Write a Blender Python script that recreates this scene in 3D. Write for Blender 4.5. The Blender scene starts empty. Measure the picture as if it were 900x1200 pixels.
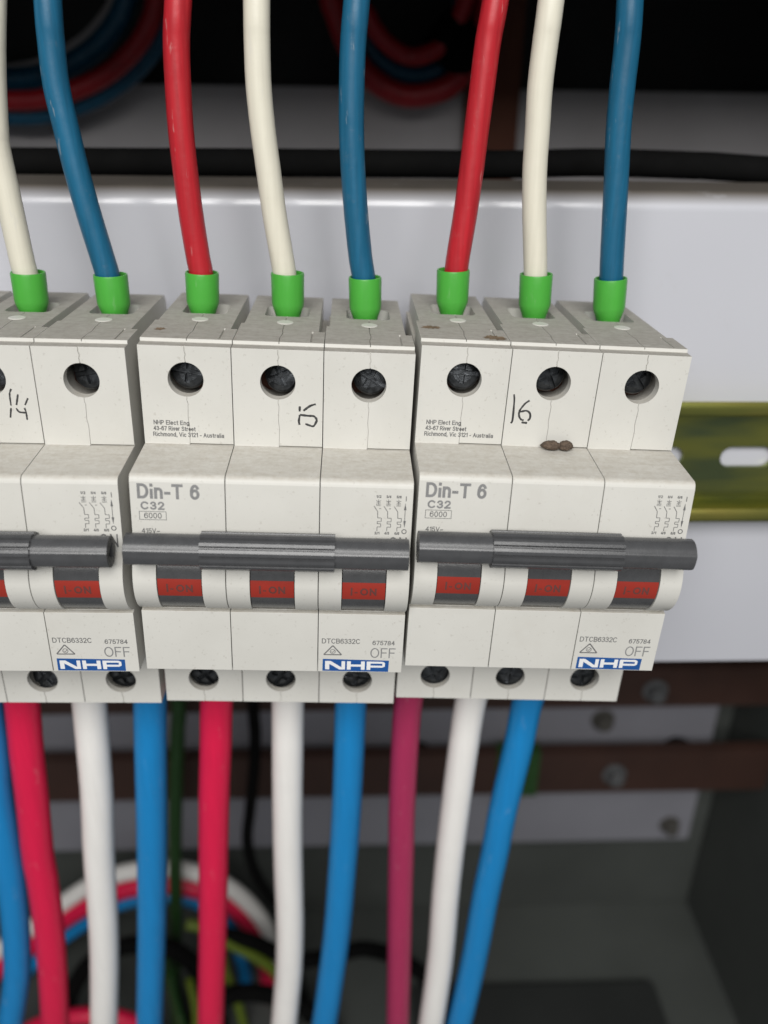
import bpy, bmesh, math, random
from mathutils import Vector, Matrix
random.seed(7)
S = 0.001                      # the lists below are written in millimetres
R = math.radians
scene = bpy.context.scene
COL = scene.collection

# ------------------------------------------------------------------ camera
cam_d = bpy.data.cameras.new('camera')
cam = bpy.data.objects.new('camera', cam_d); COL.objects.link(cam)
_r = Vector((0.99925725, -0.03626243, 0.0130377))
_u = Vector((0.00432067, 0.44163311, 0.89718534))
_f = Vector((0.038292, 0.89646262, -0.44146177))
_p = Vector((-13.517, -157.790, 41.943)) * S
cam.matrix_world = Matrix(((_r.x, _u.x, -_f.x, _p.x), (_r.y, _u.y, -_f.y, _p.y),
                           (_r.z, _u.z, -_f.z, _p.z), (0, 0, 0, 1)))
cam_d.sensor_fit = 'VERTICAL'; cam_d.sensor_height = 36; cam_d.sensor_width = 27
cam_d.lens = 976.92 / 1200 * 36
cam_d.clip_start = 0.005; cam_d.clip_end = 20
cam_d.dof.use_dof = True
cam_d.dof.focus_distance = 0.168
cam_d.dof.aperture_fstop = 9.5
scene.camera = cam

# ------------------------------------------------------------------ light
world = bpy.data.worlds.new('World'); scene.world = world
world.use_nodes = True
bg = world.node_tree.nodes['Background']
bg.inputs[0].default_value = (0.93, 0.97, 1.0, 1); bg.inputs[1].default_value = 0.19

def area(name, loc, target, sx, sy, power, col):
    d = bpy.data.lights.new(name, 'AREA'); d.shape = 'RECTANGLE'
    d.size = sx; d.size_y = sy; d.energy = power; d.color = col
    o = bpy.data.objects.new(name, d); COL.objects.link(o)
    o.location = loc
    o.rotation_euler = (Vector(target) - Vector(loc)).to_track_quat('-Z', 'Y').to_euler()
    return o
area('room_light', (-0.05, -0.62, 0.42), (0, 0.02, -0.08), 0.60, 0.42, 8.3, (1.0, 0.985, 0.96))

scene.view_settings.view_transform = 'Standard'
scene.view_settings.look = 'None'
scene.view_settings.exposure = 0
scene.view_settings.gamma = 1
scene.view_settings.use_curve_mapping = False
scene.render.engine = 'CYCLES'

# ------------------------------------------------------------------ helpers
def srgb(r, g, b):
    f = lambda c: (c / 255 / 12.92) if c / 255 <= 0.04045 else ((c / 255 + 0.055) / 1.055) ** 2.4
    return (f(r), f(g), f(b), 1)

class NT:
    def __init__(self, name):
        self.m = bpy.data.materials.new(name); self.m.use_nodes = True
        self.t = self.m.node_tree; self.n = self.t.nodes
        self.b = self.n['Principled BSDF']
    def node(self, kind, **kw):
        nd = self.n.new(kind)
        for k, v in kw.items(): setattr(nd, k, v)
        return nd
    def link(self, a, b): self.t.links.new(a, b)
    def coord(self, scale=(1, 1, 1), obj=True):
        c = self.node('ShaderNodeTexCoord'); mp = self.node('ShaderNodeMapping')
        mp.inputs['Scale'].default_value = scale
        oi = self.node('ShaderNodeObjectInfo')
        ad = self.node('ShaderNodeVectorMath', operation='ADD')
        sc = self.node('ShaderNodeVectorMath', operation='SCALE'); sc.inputs['Scale'].default_value = 0.7
        cb = self.node('ShaderNodeCombineXYZ')
        self.link(oi.outputs['Random'], cb.inputs[0]); self.link(oi.outputs['Random'], cb.inputs[1])
        self.link(cb.outputs[0], sc.inputs[0])
        self.link(c.outputs['Object'], ad.inputs[0]); self.link(sc.outputs[0], ad.inputs[1])
        self.link(ad.outputs[0], mp.inputs[0])
        return mp.outputs[0]
    def noise(self, vec, scale, detail=4, rough=0.55):
        nd = self.node('ShaderNodeTexNoise'); nd.inputs['Scale'].default_value = scale
        nd.inputs['Detail'].default_value = detail; nd.inputs['Roughness'].default_value = rough
        self.link(vec, nd.inputs['Vector']); return nd.outputs['Fac']
    def ramp(self, fac, a, b, ca=(0, 0, 0, 1), cb=(1, 1, 1, 1)):
        nd = self.node('ShaderNodeValToRGB'); e = nd.color_ramp.elements
        e[0].position = a; e[1].position = b; e[0].color = ca; e[1].color = cb
        self.link(fac, nd.inputs[0]); return nd.outputs[0]
    def mix(self, fac, a, b, mode='MIX'):
        nd = self.node('ShaderNodeMix', data_type='RGBA', blend_type=mode)
        for sock, v in ((nd.inputs[0], fac), (nd.inputs[6], a), (nd.inputs[7], b)):
            if isinstance(v, (int, float)): sock.default_value = v
            elif isinstance(v, tuple): sock.default_value = v
            else: self.link(v, sock)
        return nd.outputs[2]
    def math(self, op, a, b=None):
        nd = self.node('ShaderNodeMath', operation=op)
        for i, v in enumerate((a, b)):
            if v is None: continue
            if isinstance(v, (int, float)): nd.inputs[i].default_value = v
            else: self.link(v, nd.inputs[i])
        return nd.outputs[0]
    def bump(self, h, strength, dist):
        nd = self.node('ShaderNodeBump'); nd.inputs['Strength'].default_value = strength
        nd.inputs['Distance'].default_value = dist
        self.link(h, nd.inputs['Height']); self.link(nd.outputs[0], self.b.inputs['Normal'])
    def set(self, **kw):
        for k, v in kw.items():
            s = self.b.inputs[k.replace('_', ' ')]
            if isinstance(v, (int, float, tuple)): s.default_value = v
            else: self.link(v, s)

def simple(name, col, rough=0.5, metal=0.0, var=0.12, scale=120, bump=0.0, spec=0.5):
    a = NT(name); v = a.coord()
    n = a.noise(v, scale)
    dark = tuple(c * (1 - var) for c in col[:3]) + (1,); lite = tuple(min(1, c * (1 + var)) for c in col[:3]) + (1,)
    a.set(Base_Color=a.ramp(n, 0.3, 0.7, dark, lite), Metallic=metal, Specular_IOR_Level=spec)
    a.set(Roughness=a.math('ADD', a.math('MULTIPLY', a.noise(v, scale * 2.3), 0.16), rough - 0.08))
    if bump: a.bump(a.noise(v, scale * 8), bump, 0.0001)
    return a.m

def plastic_mat():
    a = NT('grey_plastic'); v = a.coord()
    g = a.node('ShaderNodeNewGeometry')
    sep = a.node('ShaderNodeSeparateXYZ'); a.link(g.outputs['Normal'], sep.inputs[0])
    up = a.node('ShaderNodeMapRange'); up.inputs[1].default_value = 0.35; up.inputs[2].default_value = 0.85
    a.link(sep.outputs[2], up.inputs[0])
    base = a.ramp(a.noise(v, 70), 0.3, 0.7, (0.548, 0.538, 0.500, 1), (0.588, 0.578, 0.540, 1))
    # fine specks of grime on every face
    sp = a.ramp(a.noise(v, 1300, 2, 0.6), 0.655, 0.72)
    base = a.mix(a.math('MULTIPLY', sp, 0.22), base, (0.22, 0.19, 0.15, 1))
    sm = a.ramp(a.noise(v, 45, 6, 0.7), 0.58, 0.80)
    base = a.mix(a.math('MULTIPLY', sm, 0.14), base, (0.36, 0.31, 0.24, 1))
    # settled dust
    v2 = a.coord((1, 3.2, 1))
    d1 = a.ramp(a.noise(v2, 230, 8, 0.75), 0.34, 0.70)
    d2 = a.ramp(a.noise(v, 900, 3, 0.7), 0.40, 0.70)
    dust = a.math('ADD', a.math('MULTIPLY', d1, 0.30), a.math('MULTIPLY', d2, 0.18))
    dust = a.math('ADD', dust, 0.10)
    oc = a.node('ShaderNodeTexCoord'); so = a.node('ShaderNodeSeparateXYZ'); a.link(oc.outputs['Object'], so.inputs[0])
    deck = a.node('ShaderNodeMapRange'); deck.inputs[1].default_value = -0.004; deck.inputs[2].default_value = -0.0005
    a.link(so.outputs[2], deck.inputs[0])
    dust = a.math('ADD', dust, a.math('MULTIPLY', deck.outputs[0], 0.42))
    dust = a.math('MINIMUM', a.math('MULTIPLY', dust, up.outputs[0]), 0.95)
    tint = a.mix(deck.outputs[0], (0.285, 0.238, 0.175, 1), (0.268, 0.250, 0.218, 1))
    col = a.mix(dust, base, tint)
    a.set(Base_Color=col, Specular_IOR_Level=0.4)
    rr = a.math('ADD', a.math('MULTIPLY', up.outputs[0], 0.35), 0.42)
    a.set(Roughness=rr)
    a.bump(a.noise(v, 2600, 3, 0.6), 0.10, 0.00006)
    return a.m

def wire_mat(name, col, rough=0.38, streak=0.16, dirt=0.20):
    a = NT(name); v = a.coord(); vs = a.coord((1, 1, 0.06))
    n = a.noise(vs, 900, 3)
    dark = tuple(c * (1 - streak) for c in col[:3]) + (1,); lite = tuple(min(1, c * (1 + streak)) for c in col[:3]) + (1,)
    base = a.ramp(n, 0.3, 0.7, dark, lite)
    sc = a.ramp(a.noise(v, 260, 7, 0.75), 0.60, 0.78)
    base = a.mix(a.math('MULTIPLY', sc, dirt), base, (0.30, 0.27, 0.23, 1))
    vz = a.coord((1, 1, 0.22))
    sf = a.ramp(a.noise(vz, 620, 4, 0.6), 0.64, 0.70)
    base = a.mix(a.math('MULTIPLY', sf, 0.22 if dirt > 0.05 else 0.08), base, (0.55, 0.53, 0.50, 1))
    a.set(Base_Color=base, Specular_IOR_Level=0.45)
    a.set(Roughness=a.math('ADD', a.math('MULTIPLY', a.noise(v, 500), 0.18), rough - 0.09))
    a.bump(a.noise(v, 420, 5, 0.65), 0.16, 0.0003)
    return a.m

def rail_mat():
    a = NT('yellow_zinc'); v = a.coord((0.25, 1, 1))
    n = a.noise(v, 60, 3, 0.5)
    nd = a.node('ShaderNodeValToRGB'); e = nd.color_ramp.elements
    e[0].position = 0.28; e[0].color = (0.46, 0.29, 0.10, 1)
    e[1].position = 0.75; e[1].color = (0.22, 0.28, 0.11, 1)
    for p, c in ((0.42, (0.50, 0.44, 0.11, 1)), (0.52, (0.34, 0.35, 0.09, 1)), (0.63, (0.17, 0.21, 0.10, 1))):
        x = e.new(p); x.color = c
    a.link(n, nd.inputs[0])
    a.set(Base_Color=nd.outputs[0], Metallic=0.92)
    a.set(Roughness=a.math('ADD', a.math('MULTIPLY', a.noise(v, 300), 0.10), 0.17))
    return a.m

def plate_mat():
    a = NT('painted_plate'); v = a.coord()
    base = a.ramp(a.noise(v, 9, 3), 0.3, 0.7, (0.485, 0.49, 0.53, 1), (0.53, 0.535, 0.575, 1))
    g = a.node('ShaderNodeNewGeometry'); sep = a.node('ShaderNodeSeparateXYZ'); a.link(g.outputs['Normal'], sep.inputs[0])
    up = a.node('ShaderNodeMapRange'); up.inputs[1].default_value = 0.3; up.inputs[2].default_value = 0.95
    a.link(sep.outputs[2], up.inputs[0])
    d = a.math('MULTIPLY', up.outputs[0], a.ramp(a.noise(v, 120, 5, 0.6), 0.0, 0.35))
    base = a.mix(a.math('MULTIPLY', d, 0.95), base, (0.115, 0.098, 0.078, 1))
    sm = a.ramp(a.noise(v, 60, 7, 0.75), 0.60, 0.80)
    base = a.mix(a.math('MULTIPLY', sm, 0.18), base, (0.32, 0.29, 0.25, 1))
    a.set(Base_Color=base, Specular_IOR_Level=0.5, Coat_Weight=0.25, Coat_Roughness=0.10)
    a.set(Roughness=a.math('ADD', a.math('MULTIPLY', up.outputs[0], 0.4), 0.24))
    a.bump(a.noise(v, 900, 2), 0.05, 0.0001)
    return a.m

M = {}
M['plastic'] = plastic_mat()
M['clean_plastic'] = simple('clean_plastic', (0.60, 0.59, 0.55, 1), 0.5, var=0.03)
M['dark'] = simple('charcoal_plastic', (0.060, 0.061, 0.064, 1), 0.28, var=0.10, scale=400, bump=0.12)
M['red_band'] = simple('red_indicator', (0.28, 0.024, 0.014, 1), 0.42, var=0.08)
M['band_ink'] = simple('band_ink', (0.11, 0.035, 0.030, 1), 0.6)
M['ink'] = simple('grey_ink', (0.20, 0.20, 0.20, 1), 0.6, var=0.1, scale=900)
M['ink_dark'] = simple('dark_ink', (0.12, 0.12, 0.12, 1), 0.6, var=0.15, scale=900)
M['marker'] = simple('marker_ink', (0.035, 0.035, 0.035, 1), 0.6, var=0.5, scale=1500)
M['logo_blue'] = simple('logo_blue', (0.010, 0.075, 0.27, 1), 0.4, var=0.05)
M['logo_white'] = simple('logo_white', (0.72, 0.72, 0.72, 1), 0.4, var=0.02)
M['screw'] = simple('gunmetal', (0.075, 0.08, 0.086, 1), 0.30, metal=0.85, var=0.5, scale=700, bump=0.5)
M['clamp'] = simple('tarnished_copper', (0.11, 0.045, 0.030, 1), 0.5, metal=0.6, var=0.4, scale=400)
M['rail'] = rail_mat()
M['plate'] = plate_mat()
M['green'] = wire_mat('green_ferrule', (0.062, 0.34, 0.042, 1), 0.36, 0.04, 0.02)
M['w_blue'] = wire_mat('blue_sleeve', (0.008, 0.098, 0.185, 1))
M['w_red'] = wire_mat('red_sleeve', (0.40, 0.014, 0.022, 1))
M['w_cream'] = wire_mat('cream_sleeve', (0.64, 0.61, 0.51, 1), 0.42, 0.05, 0.16)
M['b_red'] = wire_mat('pink_red_sleeve', (0.66, 0.008, 0.060, 1), 0.42, 0.05, 0.02)
M['b_crimson'] = wire_mat('crimson_sleeve', (0.36, 0.024, 0.088, 1), 0.42, 0.06, 0.03)
M['b_white'] = wire_mat('white_sleeve', (0.80, 0.78, 0.75, 1), 0.42, 0.03, 0.03)
M['b_blue'] = wire_mat('light_blue_sleeve', (0.006, 0.205, 0.50, 1), 0.42, 0.05, 0.02)
M['black'] = simple('black_rubber', (0.004, 0.004, 0.004, 1), 0.85, var=0.2, spec=0.08)
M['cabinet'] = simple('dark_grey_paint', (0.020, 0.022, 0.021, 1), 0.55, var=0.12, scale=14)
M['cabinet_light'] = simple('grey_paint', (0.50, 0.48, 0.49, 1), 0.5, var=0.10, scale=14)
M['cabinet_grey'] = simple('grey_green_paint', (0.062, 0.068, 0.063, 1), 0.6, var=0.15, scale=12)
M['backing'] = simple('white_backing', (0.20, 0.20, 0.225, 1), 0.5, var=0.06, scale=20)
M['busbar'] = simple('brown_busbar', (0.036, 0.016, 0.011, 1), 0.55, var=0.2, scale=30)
M['dull_bolt'] = simple('dull_bolt', (0.10, 0.095, 0.085, 1), 0.6, metal=0.5)
M['bolt'] = simple('zinc_bolt', (0.17, 0.175, 0.18, 1), 0.5, metal=0.7)
M['yg'] = wire_mat('green_yellow_sleeve', (0.12, 0.17, 0.015, 1))
M['gr'] = wire_mat('dark_green_sleeve', (0.016, 0.055, 0.012, 1))
M['orange'] = simple('orange_copper', (0.12, 0.035, 0.015, 1), 0.6, metal=0.3)
M['mud'] = simple('dried_mud', (0.085, 0.060, 0.042, 1), 0.9, var=0.5, scale=1800)
M['stain'] = simple('brown_stain', (0.17, 0.12, 0.075, 1), 0.85, var=0.4, scale=700)

def obj(name, me, mat, parent=None, loc=(0, 0, 0)):
    o = bpy.data.objects.new(name, me); COL.objects.link(o)
    if mat is not None and not me.materials: me.materials.append(M[mat])
    o.location = Vector(loc) * S
    if parent is not None: o.parent = parent
    return o

def tag(o, label=None, cat=None, group=None, kind=None):
    if label: o['label'] = label
    if cat: o['category'] = cat
    if group: o['group'] = group
    if kind: o['kind'] = kind
    return o

def mesh_of(bm, name='mesh', smooth=None, scale=True):
    if scale: bmesh.ops.scale(bm, vec=(S, S, S), verts=bm.verts)
    bmesh.ops.recalc_face_normals(bm, faces=bm.faces)
    me = bpy.data.meshes.new(name); bm.to_mesh(me); bm.free()
    if smooth:
        for p in me.polygons: p.use_smooth = True
        me.set_sharp_from_angle(angle=R(smooth))
    return me

def prism(bm, prof, x0, x1):
    """profile of (y, z) points pushed along x"""
    a = [bm.verts.new((x0, y, z)) for y, z in prof]; b = [bm.verts.new((x1, y, z)) for y, z in prof]
    n = len(prof)
    bm.faces.new(a); bm.faces.new(list(reversed(b)))
    for i in range(n): bm.faces.new((a[i], b[i], b[(i + 1) % n], a[(i + 1) % n]))

def box(bm, x0, x1, y0, y1, z0, z1):
    prism(bm, [(y0, z0), (y1, z0), (y1, z1), (y0, z1)], x0, x1)

def cyl(bm, p, q, r0, r1=None, n=40, caps=True):
    p = Vector(p); q = Vector(q); r1 = r0 if r1 is None else r1
    d = (q - p).normalized(); t = Vector((0, 0, 1)) if abs(d.z) < 0.9 else Vector((1, 0, 0))
    e1 = d.cross(t).normalized(); e2 = d.cross(e1)
    A = [bm.verts.new(p + (e1 * math.cos(2 * math.pi * i / n) + e2 * math.sin(2 * math.pi * i / n)) * r0) for i in range(n)]
    B = [bm.verts.new(q + (e1 * math.cos(2 * math.pi * i / n) + e2 * math.sin(2 * math.pi * i / n)) * r1) for i in range(n)]
    for i in range(n): bm.faces.new((A[i], A[(i + 1) % n], B[(i + 1) % n], B[i]))
    if caps: bm.faces.new(list(reversed(A))); bm.faces.new(B)

def lathe(bm, p, q, prof, n=40):
    """prof of (radius, distance along p->q in mm)"""
    p = Vector(p); q = Vector(q); d = (q - p).normalized()
    t = Vector((0, 0, 1)) if abs(d.z) < 0.9 else Vector((1, 0, 0))
    e1 = d.cross(t).normalized(); e2 = d.cross(e1); rings = []
    for r, h in prof:
        rings.append([bm.verts.new(p + d * h + (e1 * math.cos(2 * math.pi * i / n) + e2 * math.sin(2 * math.pi * i / n)) * r) for i in range(n)])
    for a, b in zip(rings, rings[1:]):
        for i in range(n): bm.faces.new((a[i], a[(i + 1) % n], b[(i + 1) % n], b[i]))
    bm.faces.new(list(reversed(rings[0]))); bm.faces.new(rings[-1])

def boolean(base_bm, cutters, bevel=0.0, segs=2, ang=35):
    """carve the cutters (list of bmesh) out of base, in millimetres; returns a scaled mesh"""
    def tmp(bm):
        bmesh.ops.recalc_face_normals(bm, faces=bm.faces)
        me = bpy.data.meshes.new('tmp'); bm.to_mesh(me); bm.free()
        o = bpy.data.objects.new('tmp', me); COL.objects.link(o); return o
    o = tmp(base_bm); cs = [tmp(c) for c in cutters]
    for c in cs:
        md = o.modifiers.new('b', 'BOOLEAN'); md.operation = 'DIFFERENCE'; md.solver = 'EXACT'; md.object = c
    if bevel:
        md = o.modifiers.new('v', 'BEVEL'); md.width = bevel; md.segments = segs; md.limit_method = 'ANGLE'; md.angle_limit = R(ang)
    dg = bpy.context.evaluated_depsgraph_get(); dg.update()
    me = bpy.data.meshes.new_from_object(o.evaluated_get(dg))
    for x in [o] + cs:
        m = x.data; bpy.data.objects.remove(x); bpy.data.meshes.remove(m)
    me.transform(Matrix.Scale(S, 4))
    for p in me.polygons: p.use_smooth = True
    me.set_sharp_from_angle(angle=R(22))
    for p in me.polygons:
        n = p.normal
        p.use_smooth = not (p.area > 6e-6 or max(abs(n.x), abs(n.y), abs(n.z)) > 0.9995)
    me.materials.clear()
    return me

def catmull(pts, sub=8):
    P = [Vector(p) for p in pts]; P = [P[0] * 2 - P[1]] + P + [P[-1] * 2 - P[-2]]
    out = []
    for i in range(1, len(P) - 2):
        a, b, c, d = P[i - 1:i + 3]
        for k in range(sub):
            t = k / sub
            out.append(0.5 * ((2 * b) + (c - a) * t + (2 * a - 5 * b + 4 * c - d) * t * t + (3 * b - a - 3 * c + d) * t ** 3))
    out.append(P[-2]); return out

def tube_mesh(pts, r, n=22, sub=8, rough=0.0):
    C = catmull(pts, sub); o0 = C[0].copy(); bm = bmesh.new(); prev = None; rings = []
    d = (C[1] - C[0]).normalized(); e = d.orthogonal().normalized()
    for i, c in enumerate(C):
        d = (C[min(i + 1, len(C) - 1)] - C[max(i - 1, 0)]).normalized()
        e = (e - d * e.dot(d)).normalized(); g = d.cross(e)
        rr = r * (1 + rough * math.sin(i * 1.7) * math.sin(i * 0.37))
        rings.append([bm.verts.new(c - o0 + (e * math.cos(2 * math.pi * k / n) + g * math.sin(2 * math.pi * k / n)) * rr) for k in range(n)])
    for a, b in zip(rings, rings[1:]):
        for k in range(n): bm.faces.new((a[k], a[(k + 1) % n], b[(k + 1) % n], b[k]))
    bm.faces.new(list(reversed(rings[0]))); bm.faces.new(rings[-1])
    return mesh_of(bm, 'tube', 40), o0

def wire(name, pts, dia, mat, label, cat='wire', group=None, rough=0.0):
    me, o0 = tube_mesh(pts, dia / 2, rough=rough)
    return tag(obj(name, me, mat, None, o0), label, cat, group)

# ------------------------------------------------------------------ setting: cabinet and mounting plate
def slab(name, mat, x0, x1, y0, y1, z0, z1, kind='structure'):
    bm = bmesh.new(); box(bm, x0, x1, y0, y1, z0, z1)
    bmesh.ops.bevel(bm, geom=bm.edges[:], offset=0.5, segments=2, affect='EDGES')
    return tag(obj(name, mesh_of(bm), mat), kind=kind)

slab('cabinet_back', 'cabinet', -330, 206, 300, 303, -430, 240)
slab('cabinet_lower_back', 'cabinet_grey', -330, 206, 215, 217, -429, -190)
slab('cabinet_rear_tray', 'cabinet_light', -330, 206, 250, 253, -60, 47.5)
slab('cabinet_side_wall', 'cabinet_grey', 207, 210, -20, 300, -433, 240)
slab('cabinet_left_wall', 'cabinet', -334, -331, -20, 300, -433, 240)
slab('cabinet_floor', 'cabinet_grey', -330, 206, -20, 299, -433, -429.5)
slab('unseen_shade_roof', 'cabinet', -330, 206, 44, 299, 88, 91)  # unseen roof, set low and forward to shade the loops behind the plate

def plate_profile():
    pr = [(55.0, -116.0), (55.0, 18.6)]
    for i in range(1, 13):
        a = R(90 * i / 12); pr.append((55 + 4.6 - 4.6 * math.cos(a), 18.6 + 4.6 * math.sin(a)))
    pr += [(86, 23.2), (86, 21.7), (59.6, 21.7)]
    for i in range(1, 7):
        a = R(90 - 90 * i / 6); pr.append((59.6 - 3.1 * math.cos(a), 18.6 + 3.1 * math.sin(a)))
    pr += [(56.5, -116.0)]
    return pr
bm = bmesh.new(); prism(bm, plate_profile(), -325, 205)
tag(obj('mounting_plate', mesh_of(bm, smooth=25), 'plate'), kind='structure')

# busbar backing board, busbars and bolts below the plate
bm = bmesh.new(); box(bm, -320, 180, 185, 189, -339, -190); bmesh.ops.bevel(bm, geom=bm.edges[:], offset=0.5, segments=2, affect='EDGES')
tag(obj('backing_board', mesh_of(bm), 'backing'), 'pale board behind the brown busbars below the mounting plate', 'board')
def busbar(z0, z1, label):
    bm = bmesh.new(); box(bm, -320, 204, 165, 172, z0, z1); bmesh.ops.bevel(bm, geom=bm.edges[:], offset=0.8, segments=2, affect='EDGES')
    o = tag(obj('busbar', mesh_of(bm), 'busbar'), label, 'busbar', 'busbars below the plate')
    for x in (-220, 20, 160):
        bm = bmesh.new(); lathe(bm, (x, 172.1, (z0 + z1) / 2), (x, 184.9, (z0 + z1) / 2), [(6, 0), (7.5, 2), (7.5, 10.5), (6, 12.7)], n=24)
        obj('standoff', mesh_of(bm, smooth=30), 'black', o)
    return o
busbar(-225.7, -201.7, 'upper brown busbar just below the white mounting plate')
busbar(-282.1, -254.0, 'lower brown busbar crossing the pale board')
def bolt(x, y, z, r, label, mat='bolt'):
    root = bpy.data.objects.new('hex_bolt', None); COL.objects.link(root); root.location = Vector((x, y, z)) * S
    tag(root, label, 'bolt', 'bolts on the busbars')
    bm = bmesh.new(); cyl(bm, (0, 0, 0), (0, -1.0, 0), r * 1.45, n=32); obj('washer', mesh_of(bm, smooth=40), mat, root)
    bm = bmesh.new(); lathe(bm, (0, -1.0, 0), (0, -8, 0), [(r, 0), (r, 4.5), (r * 0.85, 5.4)], n=6); obj('hex_head', mesh_of(bm), mat, root)
    return root
bolt(134.3, 164.9, -214.8, 4.3, 'bolt on the upper brown busbar')
bolt(118.5, 184.9, -249.5, 4.3, 'bolt on the pale board strip between the two busbars', 'dull_bolt')
bolt(121.4, 164.9, -268.5, 4.3, 'bolt on the lower brown busbar')
bolt(167.0, 184.9, -326.5, 4.0, 'bolt at the lower right corner of the pale board', 'dull_bolt')
bm = bmesh.new(); box(bm, 60, 82, 164.2, 173, -282.9, -253.2); bmesh.ops.bevel(bm, geom=bm.edges[:], offset=0.6, segments=2, affect='EDGES')
tag(obj('bar_sleeve', mesh_of(bm), 'gr'), 'dark green sleeve around the lower busbar behind the blue wire', 'sleeve')
bm = bmesh.new(); box(bm, 20, 164, 60, 158, -429.4, -423); bmesh.ops.bevel(bm, geom=bm.edges[:], offset=2, segments=3, affect='EDGES')
tag(obj('floor_box', mesh_of(bm, smooth=30), 'cabinet'), 'low black box lying on the dark cabinet floor', 'box')

# ------------------------------------------------------------------ din rail
def rail():
    zt, zb, yf, yb, t = -27.4, -62.6, 46.6, 54.4, 1.3
    def lip(z0, z1, n=9):      # bowed front of a folded lip, from z0 to z1
        return [(yf + 1.0 - 1.0 * math.sin(math.pi * (0.1 + 0.8 * i / n)), z0 + (z1 - z0) * i / n) for i in range(n + 1)]
    prof = lip(zt, zt - 4.0) + [(yb - t, zt - 4.6), (yb - t, zb + 4.6)] + lip(zb + 4.0, zb) + [(yf + t + 0.9, zb + 0.3),
            (yf + t + 0.9, zb + 3.0), (yb, zb + 3.3), (yb, zt - 3.3), (yf + t + 0.9, zt - 3.0), (yf + t + 0.9, zt - 0.3)]
    base = bmesh.new(); prism(base, prof, -245, 190)
    cs = []
    for k in range(-12, 4):
        xs = 88.8 + 25.4 * k; bm = bmesh.new(); pts = []
        L = 14.9; r = 3.0; zc = -45.4
        for i in range(13):
            a = R(90 + 180 * i / 12); pts.append((xs + r + r * math.cos(a), zc + r * math.sin(a)))
        for i in range(13):
            a = R(-90 + 180 * i / 12); pts.append((xs + L - r + r * math.cos(a), zc + r * math.sin(a)))
        A = [bm.verts.new((x, 50, z)) for x, z in pts]; B = [bm.verts.new((x, 58, z)) for x, z in pts]
        bm.faces.new(A); bm.faces.new(list(reversed(B)))
        for i in range(len(pts)): bm.faces.new((A[i], A[(i + 1) % len(pts)], B[(i + 1) % len(pts)], B[i]))
        if xs + L < 188: cs.append(bm)
        else: bm.free()
    me = boolean(base, cs, 0.3, 2, 40)
    return tag(obj('din_rail', me, 'rail'), 'yellow zinc plated slotted rail across the white plate behind the breakers', 'rail')
rail()

# ------------------------------------------------------------------ breaker meshes, one pole in its own millimetre frame
PITCH = 17.8
BC = (-9.6, -42.0)        # axis of the toggle drum (y, z)
def nose_y(z):            # upper nose face leans out a little
    return -14.4 - (max(min(-z, 34.5), 21.0) - 21.0) / 13.5 * 1.3
def pole_profile():
    pr = [(46.4, -84.85), (0, -84.85), (0, -65.0), (-14.4, -64.9), (-14.4, -50.45), (-13.3, -50.35)]
    a0 = math.atan2(-8.2, -3.7); a1 = math.atan2(6.5, -6.2)
    a0 = a0 if a0 > 0 else a0 + 2 * math.pi
    for i in range(37):
        a = a0 + (a1 - a0) * i / 36; pr.append((BC[0] + 9 * math.cos(a), BC[1] + 9 * math.sin(a)))
    pr += [(nose_y(-34.6), -34.9), (nose_y(-22), -22.0)]
    for i in range(1, 7):
        a = R(90 * i / 6); pr.append((-14.4 + 1.2 * (1 - math.sin(R(90) - a)) + 0.0, -21.9 + 1.2 * math.sin(a)))
    pr += [(0, -20.0), (0, 0), (2.6, 0.05), (2.75, 0.75), (44.6, 0.75), (46.4, -1.0)]
    return pr
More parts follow.
